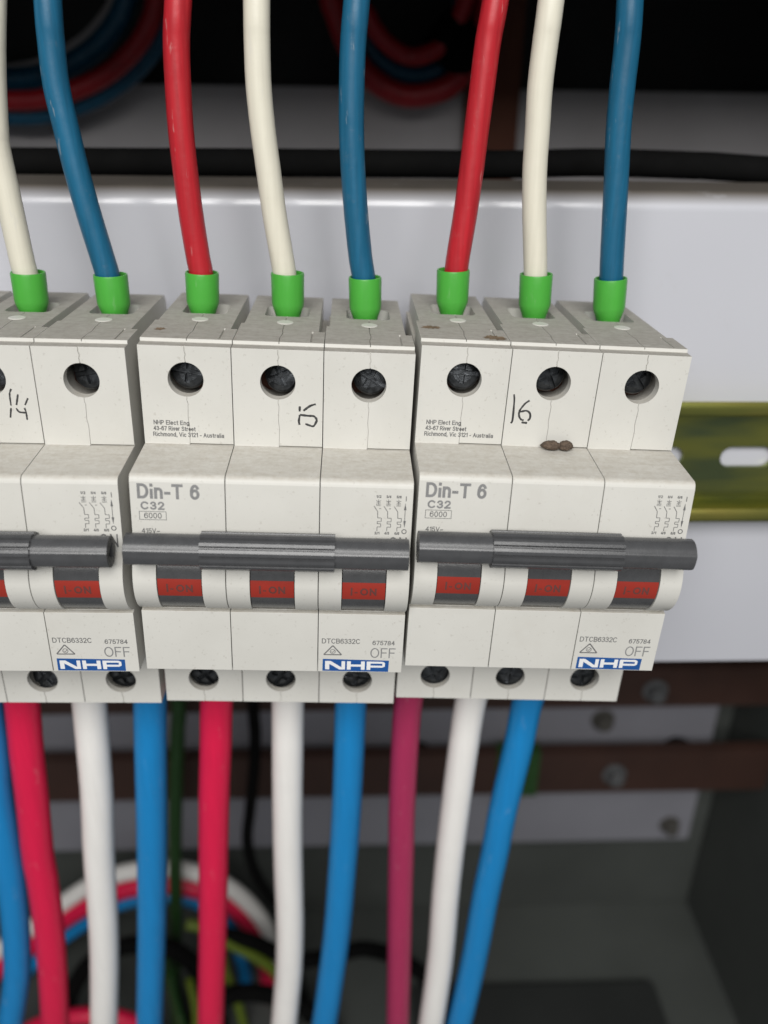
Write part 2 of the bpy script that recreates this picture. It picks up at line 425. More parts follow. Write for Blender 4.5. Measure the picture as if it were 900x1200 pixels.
def pole_mesh():
    base = bmesh.new(); prism(base, pole_profile(), 0.08, PITCH - 0.08)
    bmesh.ops.recalc_face_normals(base, faces=base.faces)
    bmesh.ops.bevel(base, geom=[e for e in base.edges if e.calc_face_angle(0) > R(32)], offset=0.16, segments=2, profile=0.5, affect='EDGES', clamp_overlap=True)
    cs = []
    def C(f):
        bm = bmesh.new(); f(bm); cs.append(bm)
    for z in (-6.6, -78.3):
        th = 2.2 if z > -40 else 1.5
        C(lambda bm: cyl(bm, (8.9, -1, z), (8.9, th + 0.1, z), 3.45, n=56))
        C(lambda bm: cyl(bm, (8.9, th, z), (8.9, 13, z), 5.2, n=40))
    def rrect(bm, z0, z1):
        pts = []
        for cx, cy, a in ((12.2, 32.0, 0), (5.8, 32.0, 90), (5.8, 25.6, 180), (12.2, 25.6, 270)):
            for i in range(6):
                t = R(a + 18 * i); pts.append((cx + 1.6 * math.cos(t), cy + 1.6 * math.sin(t)))
        A = [bm.verts.new((x, y, z0)) for x, y in pts]; B = [bm.verts.new((x, y, z1)) for x, y in pts]
        bm.faces.new(list(reversed(A))); bm.faces.new(B)
        for i in range(len(pts)): bm.faces.new((A[i], A[(i + 1) % len(pts)], B[(i + 1) % len(pts)], B[i]))
    C(lambda bm: rrect(bm, -14, 3)); C(lambda bm: rrect(bm, -88, -72))
    # slot of the toggle
    C(lambda bm: box(bm, 4.55, 13.25, -30, -3, -50.25, -33.6))
    # recess along the rear of the deck between two poles
    C(lambda bm: box(bm, 16.4, 19, 11.5, 48, -5, 2)); C(lambda bm: box(bm, -1, 0.75, 17, 48, -4, 2))
    # slit in the deck edge, narrow joint lines of the two half shells
    C(lambda bm: box(bm, 15.0, 15.35, 3.4, 11.6, 0.35, 2))
    def seam(bm, pts, w, axis):
        A = []; B = []
        for i, (x, s) in enumerate(pts):
            for lst, o in ((A, -w / 2), (B, w / 2)):
                if axis == 'z':
                    lst.append((bm.verts.new((x + o, -0.5, s)), bm.verts.new((x + o, 0.3, s))))
                else:
                    lst.append((bm.verts.new((x + o, s, 1.3)), bm.verts.new((x + o, s, 0.35))))
        for i in range(len(pts) - 1):
            bm.faces.new((A[i][0], A[i + 1][0], B[i + 1][0], B[i][0])); bm.faces.new((A[i][1], B[i][1], B[i + 1][1], A[i + 1][1]))
            bm.faces.new((A[i][0], A[i][1], A[i + 1][1], A[i + 1][0])); bm.faces.new((B[i][0], B[i + 1][0], B[i + 1][1], B[i][1]))
        bm.faces.new((A[0][0], B[0][0], B[0][1], A[0][1])); bm.faces.new((A[-1][0], A[-1][1], B[-1][1], B[-1][0]))
    C(lambda bm: seam(bm, [(9.0, 0.5), (8.95, -0.9), (9.15, -1.6), (8.95, -2.2), (9.1, -3.6)], 0.20, 'z'))
    C(lambda bm: seam(bm, [(9.0, -9.6), (8.9, -10.8), (9.1, -11.4), (8.95, -14.5), (9.15, -16.0), (9.05, -20.2)], 0.09, 'z'))
    C(lambda bm: seam(bm, [(8.9, -81.4), (8.8, -82.6), (9.0, -83.2), (8.9, -85.4)], 0.2, 'z'))
    C(lambda bm: seam(bm, [(9.0, 2.4), (8.9, 6.0), (9.25, 9.0), (9.0, 13.0), (9.1, 24.0)], 0.16, 'y'))
    # shadow line under the right half shell of the terminal cover
    C(lambda bm: box(bm, 9.1, 17.9, -0.4, 0.6, -20.06, -19.78))
    return boolean(base, cs)
POLE = pole_mesh()

def screw_mesh():
    base = bmesh.new()
    lathe(base, (0, 6, 0), (0, -6, 0), [(2.2, 0), (2.2, 2.2), (3.75, 2.3), (3.75, 3.9), (3.3, 4.6), (2.0, 4.9)], n=40)
    cs = []
    for a in (0, 1):
        c = bmesh.new(); w = 0.55
        if a == 0: box(c, -4.2, 4.2, -1, 2.3, -w, w)
        else: box(c, -w, w, -1, 2.2, -2.4, 2.4)
        cs.append(c)
    return boolean(base, cs, 0.12, 1, 40)
SCREW = screw_mesh()
bm = bmesh.new(); box(bm, 4.6, 13.2, 6.4, 12.5, -3.9, 3.9); CLAMP = mesh_of(bm)
bm = bmesh.new(); lathe(bm, (9.1, 18.6, 0.70), (9.1, 18.6, 5), [(1.75, 0), (1.75, 0.12), (1.5, 0.2)], n=32); DOT = mesh_of(bm)

def toggle_mesh():
    bm = bmesh.new(); pr = []
    r = 8.75
    for i in range(41):
        a = R(180 + 50 - 92 * i / 40); pr.append((BC[0] + r * math.cos(a), BC[1] + r * math.sin(a)))
    pr += [(-19.5, -34.2), (-18.2, -31.6), (-12.0, -35.2), (-8.0, -38.0), (-6.0, -42.0), (-8.0, -46.5)]
    prism(bm, pr, 4.72, 13.08)
    bmesh.ops.bevel(bm, geom=[e for e in bm.edges if e.calc_face_angle(0) > R(60)], offset=0.12, segments=1, affect='EDGES')
    return mesh_of(bm, smooth=22)
TOGGLE = toggle_mesh()
def band_mesh():
    bm = bmesh.new(); pr = []
    for i in range(13):
        a = R(180 + 17 - 26 * i / 12); pr.append((BC[0] + 8.79 * math.cos(a), BC[1] + 8.79 * math.sin(a)))
    for i in range(13):
        a = R(180 - 9 + 26 * i / 12); pr.append((BC[0] + 8.70 * math.cos(a), BC[1] + 8.70 * math.sin(a)))
    prism(bm, pr, 4.70, 13.10)
    return mesh_of(bm, smooth=22)
BAND = band_mesh()

HY, HZ = -20.6, -32.9      # axis of the tie bar
def bar_mesh():
    base = bmesh.new(); pr = []
    for i in range(72):
        k = 5 * i; dk = (k - 20 + 180) % 360 - 180; d2 = (k - 325 + 180) % 360 - 180
        r = 3.0 + 0.15 * math.exp(-(dk / 9) ** 2) + 0.12 * math.exp(-(d2 / 10) ** 2)
        pr.append((HY - r * math.cos(R(k)), HZ + r * math.sin(R(k))))
    prism(base, pr, 0.1, 52.5)
    c1 = bmesh.new(); cyl(c1, (48, HY, HZ), (56, HY, HZ), 1.9, n=3)
    c2 = bmesh.new(); cyl(c2, (-3, HY, HZ), (6, HY, HZ), 1.9, n=3)
    return boolean(base, [c1, c2], 0.3, 3, 40)
BAR = bar_mesh()
def grip_mesh():
    bm = bmesh.new(); n = 12; pr = []
    for i in range(n):
        for da, r in ((-0.44, 2.95), (-0.33, 3.56), (0.0, 3.64), (0.33, 3.56), (0.44, 2.95)):
            a = 2 * math.pi * (i + da + 0.3) / n
            pr.append((HY + r * math.cos(a), HZ + r * math.sin(a)))
    prism(bm, pr, 13.9, 38.7)
    return mesh_of(bm, smooth=15)
GRIP = grip_mesh()

# ------------------------------------------------------------------ print
def arc(cx, cy, rx, ry, a0, a1, n=14):
    return [(cx + rx * math.cos(R(a0 + (a1 - a0) * i / n)), cy + ry * math.sin(R(a0 + (a1 - a0) * i / n))) for i in range(n + 1)]
def _bowl(x, y0, y1, w):
    r = (y1 - y0) / 2; return [(0, y1), (x, y1)] + arc(x, y0 + r, w - x, r, 90, -90)[1:-1] + [(x, y0), (0, y0)]
GL = {  # advance width, strokes as centre lines in a box of cap height 1
 'D': (.72, [[(0, 0), (0, 1)], _bowl(.3, 0, 1, .72)]), 'i': (0, [[(0, 0), (0, .58)], [(0, .97), (0, 1.0)]]),
 'n': (.48, [[(0, 0), (0, .70)], [(0, .40)] + arc(.24, .44, .24, .26, 180, 0) + [(.48, 0)]]), '-': (.28, [[(0, .36), (.28, .36)]]),
 'T': (.70, [[(0, 1), (.7, 1)], [(.35, 1), (.35, 0)]]),
 '6': (.56, [arc(.29, .70, .25, .30, 25, 90, 6) + arc(.30, .48, .30, .52, 90, 180, 10)[1:] + [(0, .33)], arc(.28, .31, .28, .31, 0, 360, 24)]),
 'C': (.74, [arc(.38, .5, .38, .5, 42, 318, 22)]), '3': (.52, [arc(.25, .75, .23, .25, 165, -90) , arc(.25, .26, .27, .26, 90, -160)]),
 '2': (.54, [arc(.27, .73, .26, .27, 170, -35) + [(.02, 0)], [(0, 0), (.54, 0)]]), '0': (.54, [arc(.27, .5, .27, .5, 0, 360, 26)]),
 'O': (.82, [arc(.41, .5, .41, .5, 0, 360, 28)]), 'F': (.58, [[(0, 0), (0, 1)], [(0, 1), (.58, 1)], [(0, .52), (.5, .52)]]),
 'E': (.6, [[(0, 0), (0, 1)], [(0, 1), (.6, 1)], [(0, .52), (.54, .52)], [(0, 0), (.6, 0)]]),
 'N': (.66, [[(0, 0), (0, 1)], [(0, 1), (.66, 0)], [(.66, 0), (.66, 1)]]), 'H': (.66, [[(0, 0), (0, 1)], [(.66, 0), (.66, 1)], [(0, .52), (.66, .52)]]),
 'P': (.6, [[(0, 0), (0, 1)], _bowl(.33, .46, 1, .6)]), 'R': (.64, [[(0, 0), (0, 1)], _bowl(.33, .48, 1, .6), [(.34, .48), (.64, 0)]]),
 'B': (.6, [[(0, 0), (0, 1)], _bowl(.32, .53, 1, .56), _bowl(.34, 0, .53, .6)]),
 'S': (.6, [arc(.3, .74, .27, .26, 20, 200, 10) + arc(.3, .26, .30, .26, 70, -160, 12)]),
 'V': (.66, [[(0, 1), (.33, 0)], [(.33, 0), (.66, 1)]]), 'A': (.68, [[(0, 0), (.34, 1)], [(.34, 1), (.68, 0)], [(.12, .34), (.56, .34)]]),
 'I': (0, [[(0, 0), (0, 1)]]), '1': (.24, [[(0, .78), (.24, 1)], [(.24, 1), (.24, 0)]]),
 '4': (.56, [[(.42, 0), (.42, 1)], [(.42, 1), (0, .3)], [(0, .3), (.56, .3)]]),
 '5': (.54, [[(.5, 1), (.1, 1)], [(.1, 1), (.04, .5)], arc(.26, .32, .28, .32, 145, -155, 16)]),
 '7': (.52, [[(0, 1), (.52, 1)], [(.52, 1), (.18, 0)]]), '8': (.54, [arc(.27, .75, .23, .25, 0, 360, 20), arc(.27, .26, .27, .26, 0, 360, 20)]),
 'l': (0, [[(0, 0), (0, 1)]]), 'e': (.5, [[(.02, .36), (.5, .36)] + arc(.25, .35, .25, .35, 2, 315, 18)]), 'c': (.46, [arc(.25, .35, .25, .35, 45, 315, 16)]),
 't': (.26, [[(.12, .92), (.12, .06), (.26, .0)], [(0, .70), (.26, .70)]]), 'g': (.5, [arc(.25, .35, .25, .35, 0, 360, 20), [(.5, .7), (.5, -.1)] + arc(.25, -.08, .25, .2, 0, -150, 8)]),
 'v': (.46, [[(0, .7), (.23, 0)], [(.23, 0), (.46, .7)]]), 'r': (.26, [[(0, 0), (0, .7)], [(0, .42)] + arc(.24, .42, .24, .27, 180, 85, 8)]),
 'm': (.8, [[(0, 0), (0, .7)], [(0, .45)] + arc(.2, .46, .2, .24, 180, 0, 10) + [(.4, 0)], [(.4, .45)] + arc(.6, .46, .2, .24, 180, 0, 10) + [(.8, 0)]]),
 'o': (.52, [arc(.26, .35, .26, .35, 0, 360, 20)]), 'h': (.48, [[(0, 0), (0, 1)], [(0, .40)] + arc(.24, .44, .24, .26, 180, 0) + [(.48, 0)]]),
 'd': (.5, [arc(.25, .35, .25, .35, 0, 360, 20), [(.5, 0), (.5, 1)]]), 'u': (.48, [[(0, .7)] + arc(.24, .26, .24, .26, 180, 360) + [(.48, .7)], [(.48, .3), (.48, 0)]]),
 's': (.42, [arc(.21, .52, .19, .18, 25, 220, 8) + arc(.21, .18, .21, .18, 70, -155, 10)]), 'a': (.48, [arc(.22, .2, .22, .2, 0, 360, 16), [(.46, 0), (.46, .46)] + arc(.24, .48, .22, .22, 0, 150, 8)]),
 ',': (.05, [[(.05, .05), (0, -.18)]]), ' ': (.12, []), '~': (.5, [[(0, .3), (.1, .42), (.2, .42), (.3, .32), (.4, .32), (.5, .44)]]),
 '=': (.5, [[(0, .5), (.5, .5)], [(0, .3), (.5, .3)]]), '/': (.3, [[(0, 0), (.3, 1)]]), '.': (.02, [[(0, 0), (0, .04)]])}
def text_strokes(body, x0, x1, z0, z1, w, gap):
    """centre lines of a line of lettering fitted into a box, w = stroke width"""
    out = []; x = 0
    for i, ch in enumerate(body):
        adv, st = GL[ch]
        for q in st: out.append([(x + px, py) for px, py in q])
        x += adv + (gap if i < len(body) - 1 else 0)
    sx = (x1 - x0 - w) / max(x, 1e-6); sz = (z1 - z0 - w)
    return [[(x0 + w / 2 + px * sx, z0 + w / 2 + py * sz) for px, py in q] for q in out]
class Print:
    """flat ink marks laid on a face; yf(z) gives the face's depth"""
    def __init__(self, yf, lift=0.018): self.V = []; self.F = []; self.yf = yf; self.lift = lift; self.k = 0
    def add(self, V, F):
        n = len(self.V); self.k += 1; self.V += [(v[0], v[1], (self.k % 9) * 0.0006) for v in V]; self.F += [tuple(i + n for i in f) for f in F]
    def text(self, body, x0, x1, z0, z1, w=0.13, gap=0.30, step=0):
        for q in text_strokes(body, x0, x1, z0, z1, w, gap):
            # square the ends off so that strokes meet at full corners
            P = [Vector(p) for p in q]
            if (P[0] - P[-1]).length > 1e-6:
                P[0] = P[0] + (P[0] - P[1]).normalized() * w * 0.5; P[-1] = P[-1] + (P[-1] - P[-2]).normalized() * w * 0.5
            if step:
                Q = [P[0]]
                for a, b in zip(P, P[1:]):
                    k = max(1, math.ceil((b - a).length / step)); Q += [a.lerp(b, (i + 1) / k) for i in range(k)]
                P = Q
            self.line([tuple(p) for p in P], w, closed=(P[0] - P[-1]).length < 1e-6)
        return self
    def poly(self, pts): self.add(pts, [tuple(range(len(pts)))]); return self
    def line(self, pts, w, wob=0.0, closed=False):
        P = [Vector((x, z)) for x, z in pts]; n = len(P)
        L = []; Rr = []
        for i, p in enumerate(P):
            if closed and i in (0, n - 1): a, b = P[1] - P[0], P[-1] - P[-2]
            else: a, b = P[min(i + 1, n - 1)] - P[max(min(i, n - 2), 0)], P[max(i, 1)] - P[max(i, 1) - 1]
            a = a.normalized(); b = b.normalized(); d = (a + b)
            d = d.normalized() if d.length > 1e-6 else a; nrm = Vector((-d.y, d.x))
            k = w / 2 * (1 + random.uniform(-wob, wob)) / max(0.6, d.dot(a))
            L.append(tuple(p + nrm * k)); Rr.append(tuple(p - nrm * k))
        V = L + Rr
        self.add(V, [(i, i + 1, n + i + 1, n + i) for i in range(n - 1)]); return self
    def seg(self, pts, w):       # straight pieces with square joints
        for a, b in zip(pts, pts[1:]): self.line([a, b], w)
        return self
    def circle(self, cx, cz, r, w, n=24):
        V = []; F = []
        for i in range(n):
            a = 2 * math.pi * i / n
            V += [(cx + (r - w / 2) * math.cos(a), cz + (r - w / 2) * math.sin(a)), (cx + (r + w / 2) * math.cos(a), cz + (r + w / 2) * math.sin(a))]
            j = (i + 1) % n; F.append((2 * i, 2 * i + 1, 2 * j + 1, 2 * j))
        self.add(V, F); return self
    def mesh(self):
        me = bpy.data.meshes.new('print')
        me.from_pydata([(x * S, (self.yf(z) - self.lift - e) * S, z * S) for x, z, e in self.V], [], self.F)
        bm = bmesh.new(); bm.from_mesh(me)
        for f in bm.faces:
            f.normal_update()
            if f.normal.y > 0: f.normal_flip()
        bm.to_mesh(me); bm.free(); return me
T0 = lambda z: 0.0
NL = lambda z: -14.4
P1 = Print(nose_y)
P1.text('Din-T 6', 1.45, 13.05, -25.3, -22.3, 0.56, 0.36)
P1c = Print(nose_y).text('C32', 1.95, 6.4, -27.5, -25.85, 0.34, 0.34)
P1d = Print(nose_y).text('6000', 2.5, 5.8, -29.25, -28.1, 0.15, 0.26)
P1d.seg([(1.6, -27.86), (6.7, -27.86)], 0.10).seg([(1.6, -29.5), (6.7, -29.5)], 0.10).seg([(1.65, -27.86), (1.65, -29.5)], 0.10).seg([(6.65, -27.86), (6.65, -29.5)], 0.10)
P1e = Print(nose_y).text('415V~', 1.9, 5.3, -32.25, -31.25, 0.14, 0.26).text('110V=', 1.9, 5.2, -33.95, -32.95, 0.14, 0.26)
PA = Print(T0).text('NHP Elect Eng', 2.1, 9.1, -16.0, -15.05, 0.16).text('43-67 River Street', 2.0, 10.3, -17.25, -16.3, 0.16).text('Richmond, Vic 3121 - Australia', 1.85, 15.9, -18.5, -17.55, 0.16)
PS = Print(nose_y)
for c, (a, b) in zip((11.15, 13.05, 15.0), (('1/2', '2/1'), ('3/4', '4/3'), ('5/6', '6/5'))):
    PS.text(a, c - 0.45, c + 0.5, -23.95, -23.4, 0.12)
    PS.seg([(c, -24.25), (c, -25.3)], 0.12).seg([(c - 0.45, -24.5), (c, -24.75)], 0.12).seg([(c + 0.45, -24.5), (c, -24.75)], 0.12)
    PS.seg([(c - 0.4, -24.95), (c + 0.4, -24.95)], 0.1).seg([(c - 0.45, -25.25), (c + 0.45, -25.25)], 0.1).seg([(c - 0.45, -25.5), (c + 0.45, -25.5)], 0.1)
    PS.seg([(c - 0.85, -25.6), (c - 0.1, -26.7), (c - 0.05, -28.0)], 0.13)
    PS.seg([(c - 0.1, -28.0), (c + 0.65, -28.0), (c + 0.65, -28.75), (c - 0.1, -28.75), (c - 0.1, -29.2), (c + 0.6, -29.2), (c + 0.6, -29.85), (c - 0.1, -29.85), (c - 0.1, -30.7)], 0.12)
    PS.text(b, c - 0.55, c + 0.4, -31.4, -30.85, 0.12)
for x in (11.3, 13.2): PS.seg([(x, -26.1), (x + 0.4, -26.1)], 0.12)
PS.seg([(16.3, -25.0), (16.3, -29.6)], 0.12).poly([(16.3, -24.9), (16.05, -26.3), (16.55, -26.3)]).poly([(16.3, -29.9), (16.05, -28.5), (16.55, -28.5)])
PS.seg([(16.4, -23.5), (16.4, -24.5)], 0.16).circle(16.3, -30.7, 0.42, 0.17)
PS.text('ON', 13.4, 16.9, -34.6, -31.9, 0.26, 0.34)
PN = Print(NL).text('DTCB6332C', 0.8, 8.75, -57.75, -56.5, 0.17, 0.26).text('675784', 11.3, 15.95, -57.95, -56.85, 0.17, 0.26)
PO = Print(NL).text('OFF', 10.95, 16.2, -61.2, -58.7, 0.26, 0.28)
PR = Print(NL)
tri = [(1.25, -60.55), (3.1, -58.25), (4.95, -60.55)]
PR.seg(tri + [tri[0]], 0.26).circle(3.1, -59.75, 0.52, 0.14).seg([(2.8, -59.75), (3.05, -60.0), (3.45, -59.5)], 0.13)
PL = Print(NL, 0.014).poly([(1.0, -64.7), (14.9, -64.75), (14.95, -61.85), (1.05, -61.65)])
PW = Print(NL, 0.032)
def bar(*p): PW.poly(list(p))
def rect(x0, x1, z0, z1): bar((x0, z0), (x1, z0), (x1, z1), (x0, z1))
zb, zt = -64.3, -62.15
rect(1.55, 2.45, zb, zt); bar((2.45, zt), (2.75, zt), (5.0, zb + 0.55), (5.0, zb), (4.55, zb), (2.45, zt - 0.75)); rect(5.0, 5.75, zb, zt)
rect(6.15, 6.95, zb, zt); rect(6.95, 9.1, -63.5, -62.95); rect(9.1, 9.9, zb, zt)
rect(10.3, 11.1, zb, zt); rect(11.1, 13.6, zt - 0.5, zt); rect(11.1, 13.6, zb + 0.62, zb + 1.12); bar((13.6, zt), (14.15, zt - 0.3), (14.15, zb + 0.92), (13.6, zb + 0.62))
MESH_PRINT = [(0, 'P1', P1, 'ink'), (0, 'P1c', P1c, 'ink'), (0, 'd', P1d, 'ink_dark'), (0, 'e', P1e, 'ink_dark'), (0, 'a', PA, 'ink_dark'),
              (2, 's', PS, 'ink_dark'), (2, 'n', PN, 'ink_dark'), (2, 'o', PO, 'ink'), (2, 'r', PR, 'ink_dark')]
PRINT_NAMES = {'P1': 'type_lettering', 'P1c': 'rating_lettering', 'd': 'capacity_lettering', 'e': 'voltage_lettering', 'a': 'address_lettering',
               's': 'wiring_diagram', 'n': 'number_lettering', 'o': 'off_lettering', 'r': 'approval_mark'}
PRINT_MESH = [(k, PRINT_NAMES[c], p.mesh(), m) for k, c, p, m in MESH_PRINT]
LOGO = PL.mesh(); LOGO_W = PW.mesh()
def band_text():
    p = Print(lambda z: BC[0] - math.sqrt(8.81 ** 2 - (z - BC[1]) ** 2), 0.01)
    p.text('I', 6.35, 6.7, -43.6, -41.7, 0.34, step=0.15).text('-', 7.1, 7.7, -43.5, -41.8, 0.28, step=0.15).text('ON', 8.2, 11.4, -43.5, -41.8, 0.34, 0.42, step=0.15)
    return p.mesh()
ONTXT = band_text()

HAND = {'16': [[(1.31, -9.07), (1.52, -10.48), (1.65, -14.31), (1.4, -15.17)], [(4.59, -10.23), (3.71, -10.98), (2.86, -12.45), (2.88, -13.54), (3.32, -14.24), (3.92, -14.46)], [(2.95, -12.69), (4.24, -12.4), (5.01, -12.97), (5.13, -13.93), (4.74, -14.49)], [(3.52, -14.9), (4.69, -14.98)]],
        '15': [[(13.2, -11.29), (13.16, -12.38)], [(16.33, -10.74), (15.21, -11.17), (13.91, -12.2)], [(13.16, -15.17), (13.02, -14.37), (13.21, -13.07)], [(13.21, -13.07), (14.85, -13.22), (15.98, -13.28), (16.55, -13.96), (16.42, -14.56), (15.91, -15.38), (15.05, -15.21), (14.3, -14.93)]],
        '14': [[(13.04, -8.58), (12.59, -9.68), (12.49, -12.0)], [(12.41, -12.47), (11.98, -14.48)], [(14.17, -9.65), (13.55, -11.86)], [(13.39, -12.51), (13.87, -13.26), (15.05, -13.41)], [(15.95, -10.42), (15.19, -11.83)], [(14.99, -12.42), (15.17, -13.35), (15.16, -14.89)]]}
def hand_mesh(k):
    p = Print(T0)
    for st in HAND[k]:
        c = catmull([Vector((x, z, 0)) for x, z in st], 5)
        p.line([(v.x, v.y) for v in c], {'16': 0.40, '15': 0.42, '14': 0.34}[k], 0.22)
    return p.mesh()
def stain_mesh(cx, cy, rx, ry, seed):
    rnd = random.Random(seed); n = 34; bm = bmesh.new()
    vs = []
    for i in range(n):
        a = 2 * math.pi * i / n; k = 0.55 + 0.5 * rnd.random()
        vs.append(bm.verts.new((cx + rx * k * math.cos(a), cy + ry * k * math.sin(a), 0.79)))
    bm.faces.new(vs); return mesh_of(bm)

def breaker(base, roty, mark, label, poles=(0, 1, 2)):
    root = bpy.data.objects.new('circuit_breaker', None); COL.objects.link(root)
    root.location = Vector(base) * S; root.rotation_euler = (0, R(roty), 0)
    tag(root, label, 'circuit breaker', 'three pole breakers in a row on the rail')
    for k in range(3):
        off = (k * PITCH - 26.7, 0, 84.85)
        p = obj('pole_housing', POLE, 'plastic', root, off)
        for i, z in enumerate((-6.6, -78.3)):
            s = obj('terminal_screw', SCREW, 'screw', p, (8.9 + random.uniform(-.25, .25), 2.5 if z > -40 else 1.0, z + (0.65 if z > -40 else -0.5)))
            if z > -40: s.scale = (0.94, 1, 0.94)
            s.rotation_euler = (R(random.uniform(-16, 6)), R(random.uniform(-70, 70)), R(random.uniform(-12, 12)))
            obj('terminal_clamp', CLAMP, 'clamp', p, (0, 3.0, z - 0.6))
        obj('rivet_dot', DOT, 'clean_plastic', p)
        for kk, nm, me, mt in PRINT_MESH:
            if kk == k: obj(nm, me, mt, p)
        if k == 2:
            obj('logo_panel', LOGO, 'logo_blue', p); obj('logo_lettering', LOGO_W, 'logo_white', p)
        if k == 1: obj('handwritten_number', hand_mesh(mark), 'marker', p)
        if k == 0 and mark in ('16', '15'):
            obj('dirt_stain', stain_mesh(2.6, 11.5, 2.2, 1.5, 5) if mark == '16' else stain_mesh(2.6, 9.5, 1.3, 1.3, 9), 'stain', p)
            if mark == '16': obj('dirt_stain', stain_mesh(15.0, 5.2, 2.6, 2.0, 3), 'stain', p)
        t = obj('toggle', TOGGLE, 'dark', root, off)
        obj('on_indicator', BAND, 'red_band', t); obj('on_lettering', ONTXT, 'band_ink', t)
    b = obj('tie_bar', BAR, 'dark', root, (-26.7, 0, 84.85))
    obj('grip', GRIP, 'dark', b)
    return root
breaker((23.303, 0, -85.845), 2.28, '16', 'rightmost grey breaker, handwritten 16 on its terminal face')
breaker((-30.490, 0, -85.730), 1.897, '15', 'middle grey breaker between its two neighbours, sideways handwritten 15')
breaker((-85.017, 0, -85.011), 1.142, '14', 'leftmost grey breaker, cut off by the photo edge, handwritten 14')

# ------------------------------------------------------------------ wires entering from above
TOPW = [
 ('cream', [(-80.7, 58.2), (-82.9, 46.8), (-84.4, 36.2), (-84.8, 32.3), (-84.6, 24.3), (-84.3, 11.5), (-84.1, 7.6)], (-81.9, 8.0), (-82.2, -0.3)),
 ('blue', [(-70.4, 58.3), (-70.9, 51.3), (-71.1, 44.0), (-70.4, 36.4), (-69.6, 28.5), (-68.5, 20.2), (-67.2, 11.6), (-66.6, 7.2)], (-64.7, 7.6), (-64.7, -0.6)),
 ('red', [(-46.0, 58.7), (-47.0, 51.7), (-47.4, 44.3), (-47.6, 36.7), (-47.4, 28.7), (-47.0, 20.4), (-46.3, 11.8), (-45.9, 7.9)], (-45.3, 8.2), (-45.7, -0.2)),
 ('cream', [(-31.2, 59.0), (-31.5, 51.9), (-31.6, 44.5), (-31.2, 36.9), (-30.5, 28.9), (-29.8, 20.6), (-28.8, 11.9), (-28.4, 8.0)], (-27.1, 8.2), (-27.3, -0.6)),
 ('blue', [(-12.2, 59.3), (-12.9, 52.2), (-13.2, 44.8), (-13.3, 37.1), (-13.0, 29.1), (-12.4, 20.7), (-11.5, 12.0), (-10.8, 7.0)], (-10.5, 7.4), (-10.4, -1.3)),
 ('red', [(14.4, 59.7), (13.4, 52.6), (12.8, 45.1), (12.2, 37.4), (11.7, 29.4), (11.1, 21.0), (10.3, 12.2), (10.1, 8.6)], (8.5, 9.1), (8.6, 0.3)),
 ('cream', [(25.1, 59.9), (24.7, 52.7), (24.4, 45.3), (24.6, 37.6), (24.8, 29.5), (25.5, 21.1), (26.5, 12.3), (26.9, 7.8)], (26.6, 8.3), (26.9, -0.4)),
 ('blue', [(40.4, 60.2), (40.9, 53.0), (41.0, 45.5), (41.3, 37.8), (42.0, 29.7), (42.7, 21.2), (43.4, 12.4), (43.8, 7.3)], (43.0, 7.5), (43.6, -1.1))]
TOPL = ["cream wire with green ferrule at the left edge, into the leftmost breaker", 'blue wire with green ferrule into the leftmost breaker',
        'red wire with green ferrule into the middle breaker', 'cream wire with green ferrule into the middle breaker', 'blue wire with green ferrule into the middle breaker',
        'red wire with green ferrule into the rightmost breaker', 'cream wire with green ferrule into the rightmost breaker', 'blue wire with green ferrule into the rightmost breaker']
for (c, pts, ft, fb), lab in zip(TOPW, TOPL):
    YW = 28.0
    a, b = Vector(pts[0]), Vector(pts[1]); d = (a - b).normalized()
    top = [(pts[0][0] + d.x * 60, YW + 10, pts[0][1] + d.y * 60), (pts[0][0] + d.x * 25, YW + 2, pts[0][1] + d.y * 25)]
    k = (YW + 157.79) / (26 + 157.79); ft = (-13.5 + (ft[0] + 13.5) * k, ft[1]); fb = (-13.5 + (fb[0] + 13.5) * k, fb[1])
    off = max(-0.7, min(0.7, pts[-1][0] - ft[0]))
    sh = (ft[0] + off) - pts[-1][0]; wt = [0.9, 0.5, 0.22, 0.06]
    pts = [(x + sh * (wt[len(pts) - 2 - i] if 0 <= len(pts) - 2 - i < 4 else 0), z) for i, (x, z) in enumerate(pts)]
    path = top + [(x, YW, z) for x, z in pts[:-1]] + [(ft[0] + off, YW, ft[1] + 0.2), (ft[0] * 0.6 + fb[0] * 0.4 + off * 0.4, YW, ft[1] - 4), (fb[0], YW, fb[1] - 3.5)]
    w = wire('wire', path, 5.15, 'w_' + c, lab, group='wires with green ferrules entering from above', rough=0.004)
    ax = Vector((ft[0] - fb[0], 0, ft[1] - fb[1])).normalized()
    p0 = Vector((fb[0], YW - 0.4, fb[1])) - ax * 2.2; L = (Vector(ft) - Vector(fb)).length + 2.2 + 0.3
    bm = bmesh.new()
    lathe(bm, p0, p0 + ax, [(2.3, 0), (2.55, 1.6), (3.0, 3.0), (3.45, 4.3), (3.52, 5.0), (3.6, L - 0.35), (3.5, L), (3.2, L), (3.1, L - 0.3), (3.0, L - 4), (2.0, L - 4.2)], n=44)
    me = mesh_of(bm, smooth=35)
    f = obj('ferrule', me, 'green', w); f.location = -w.location

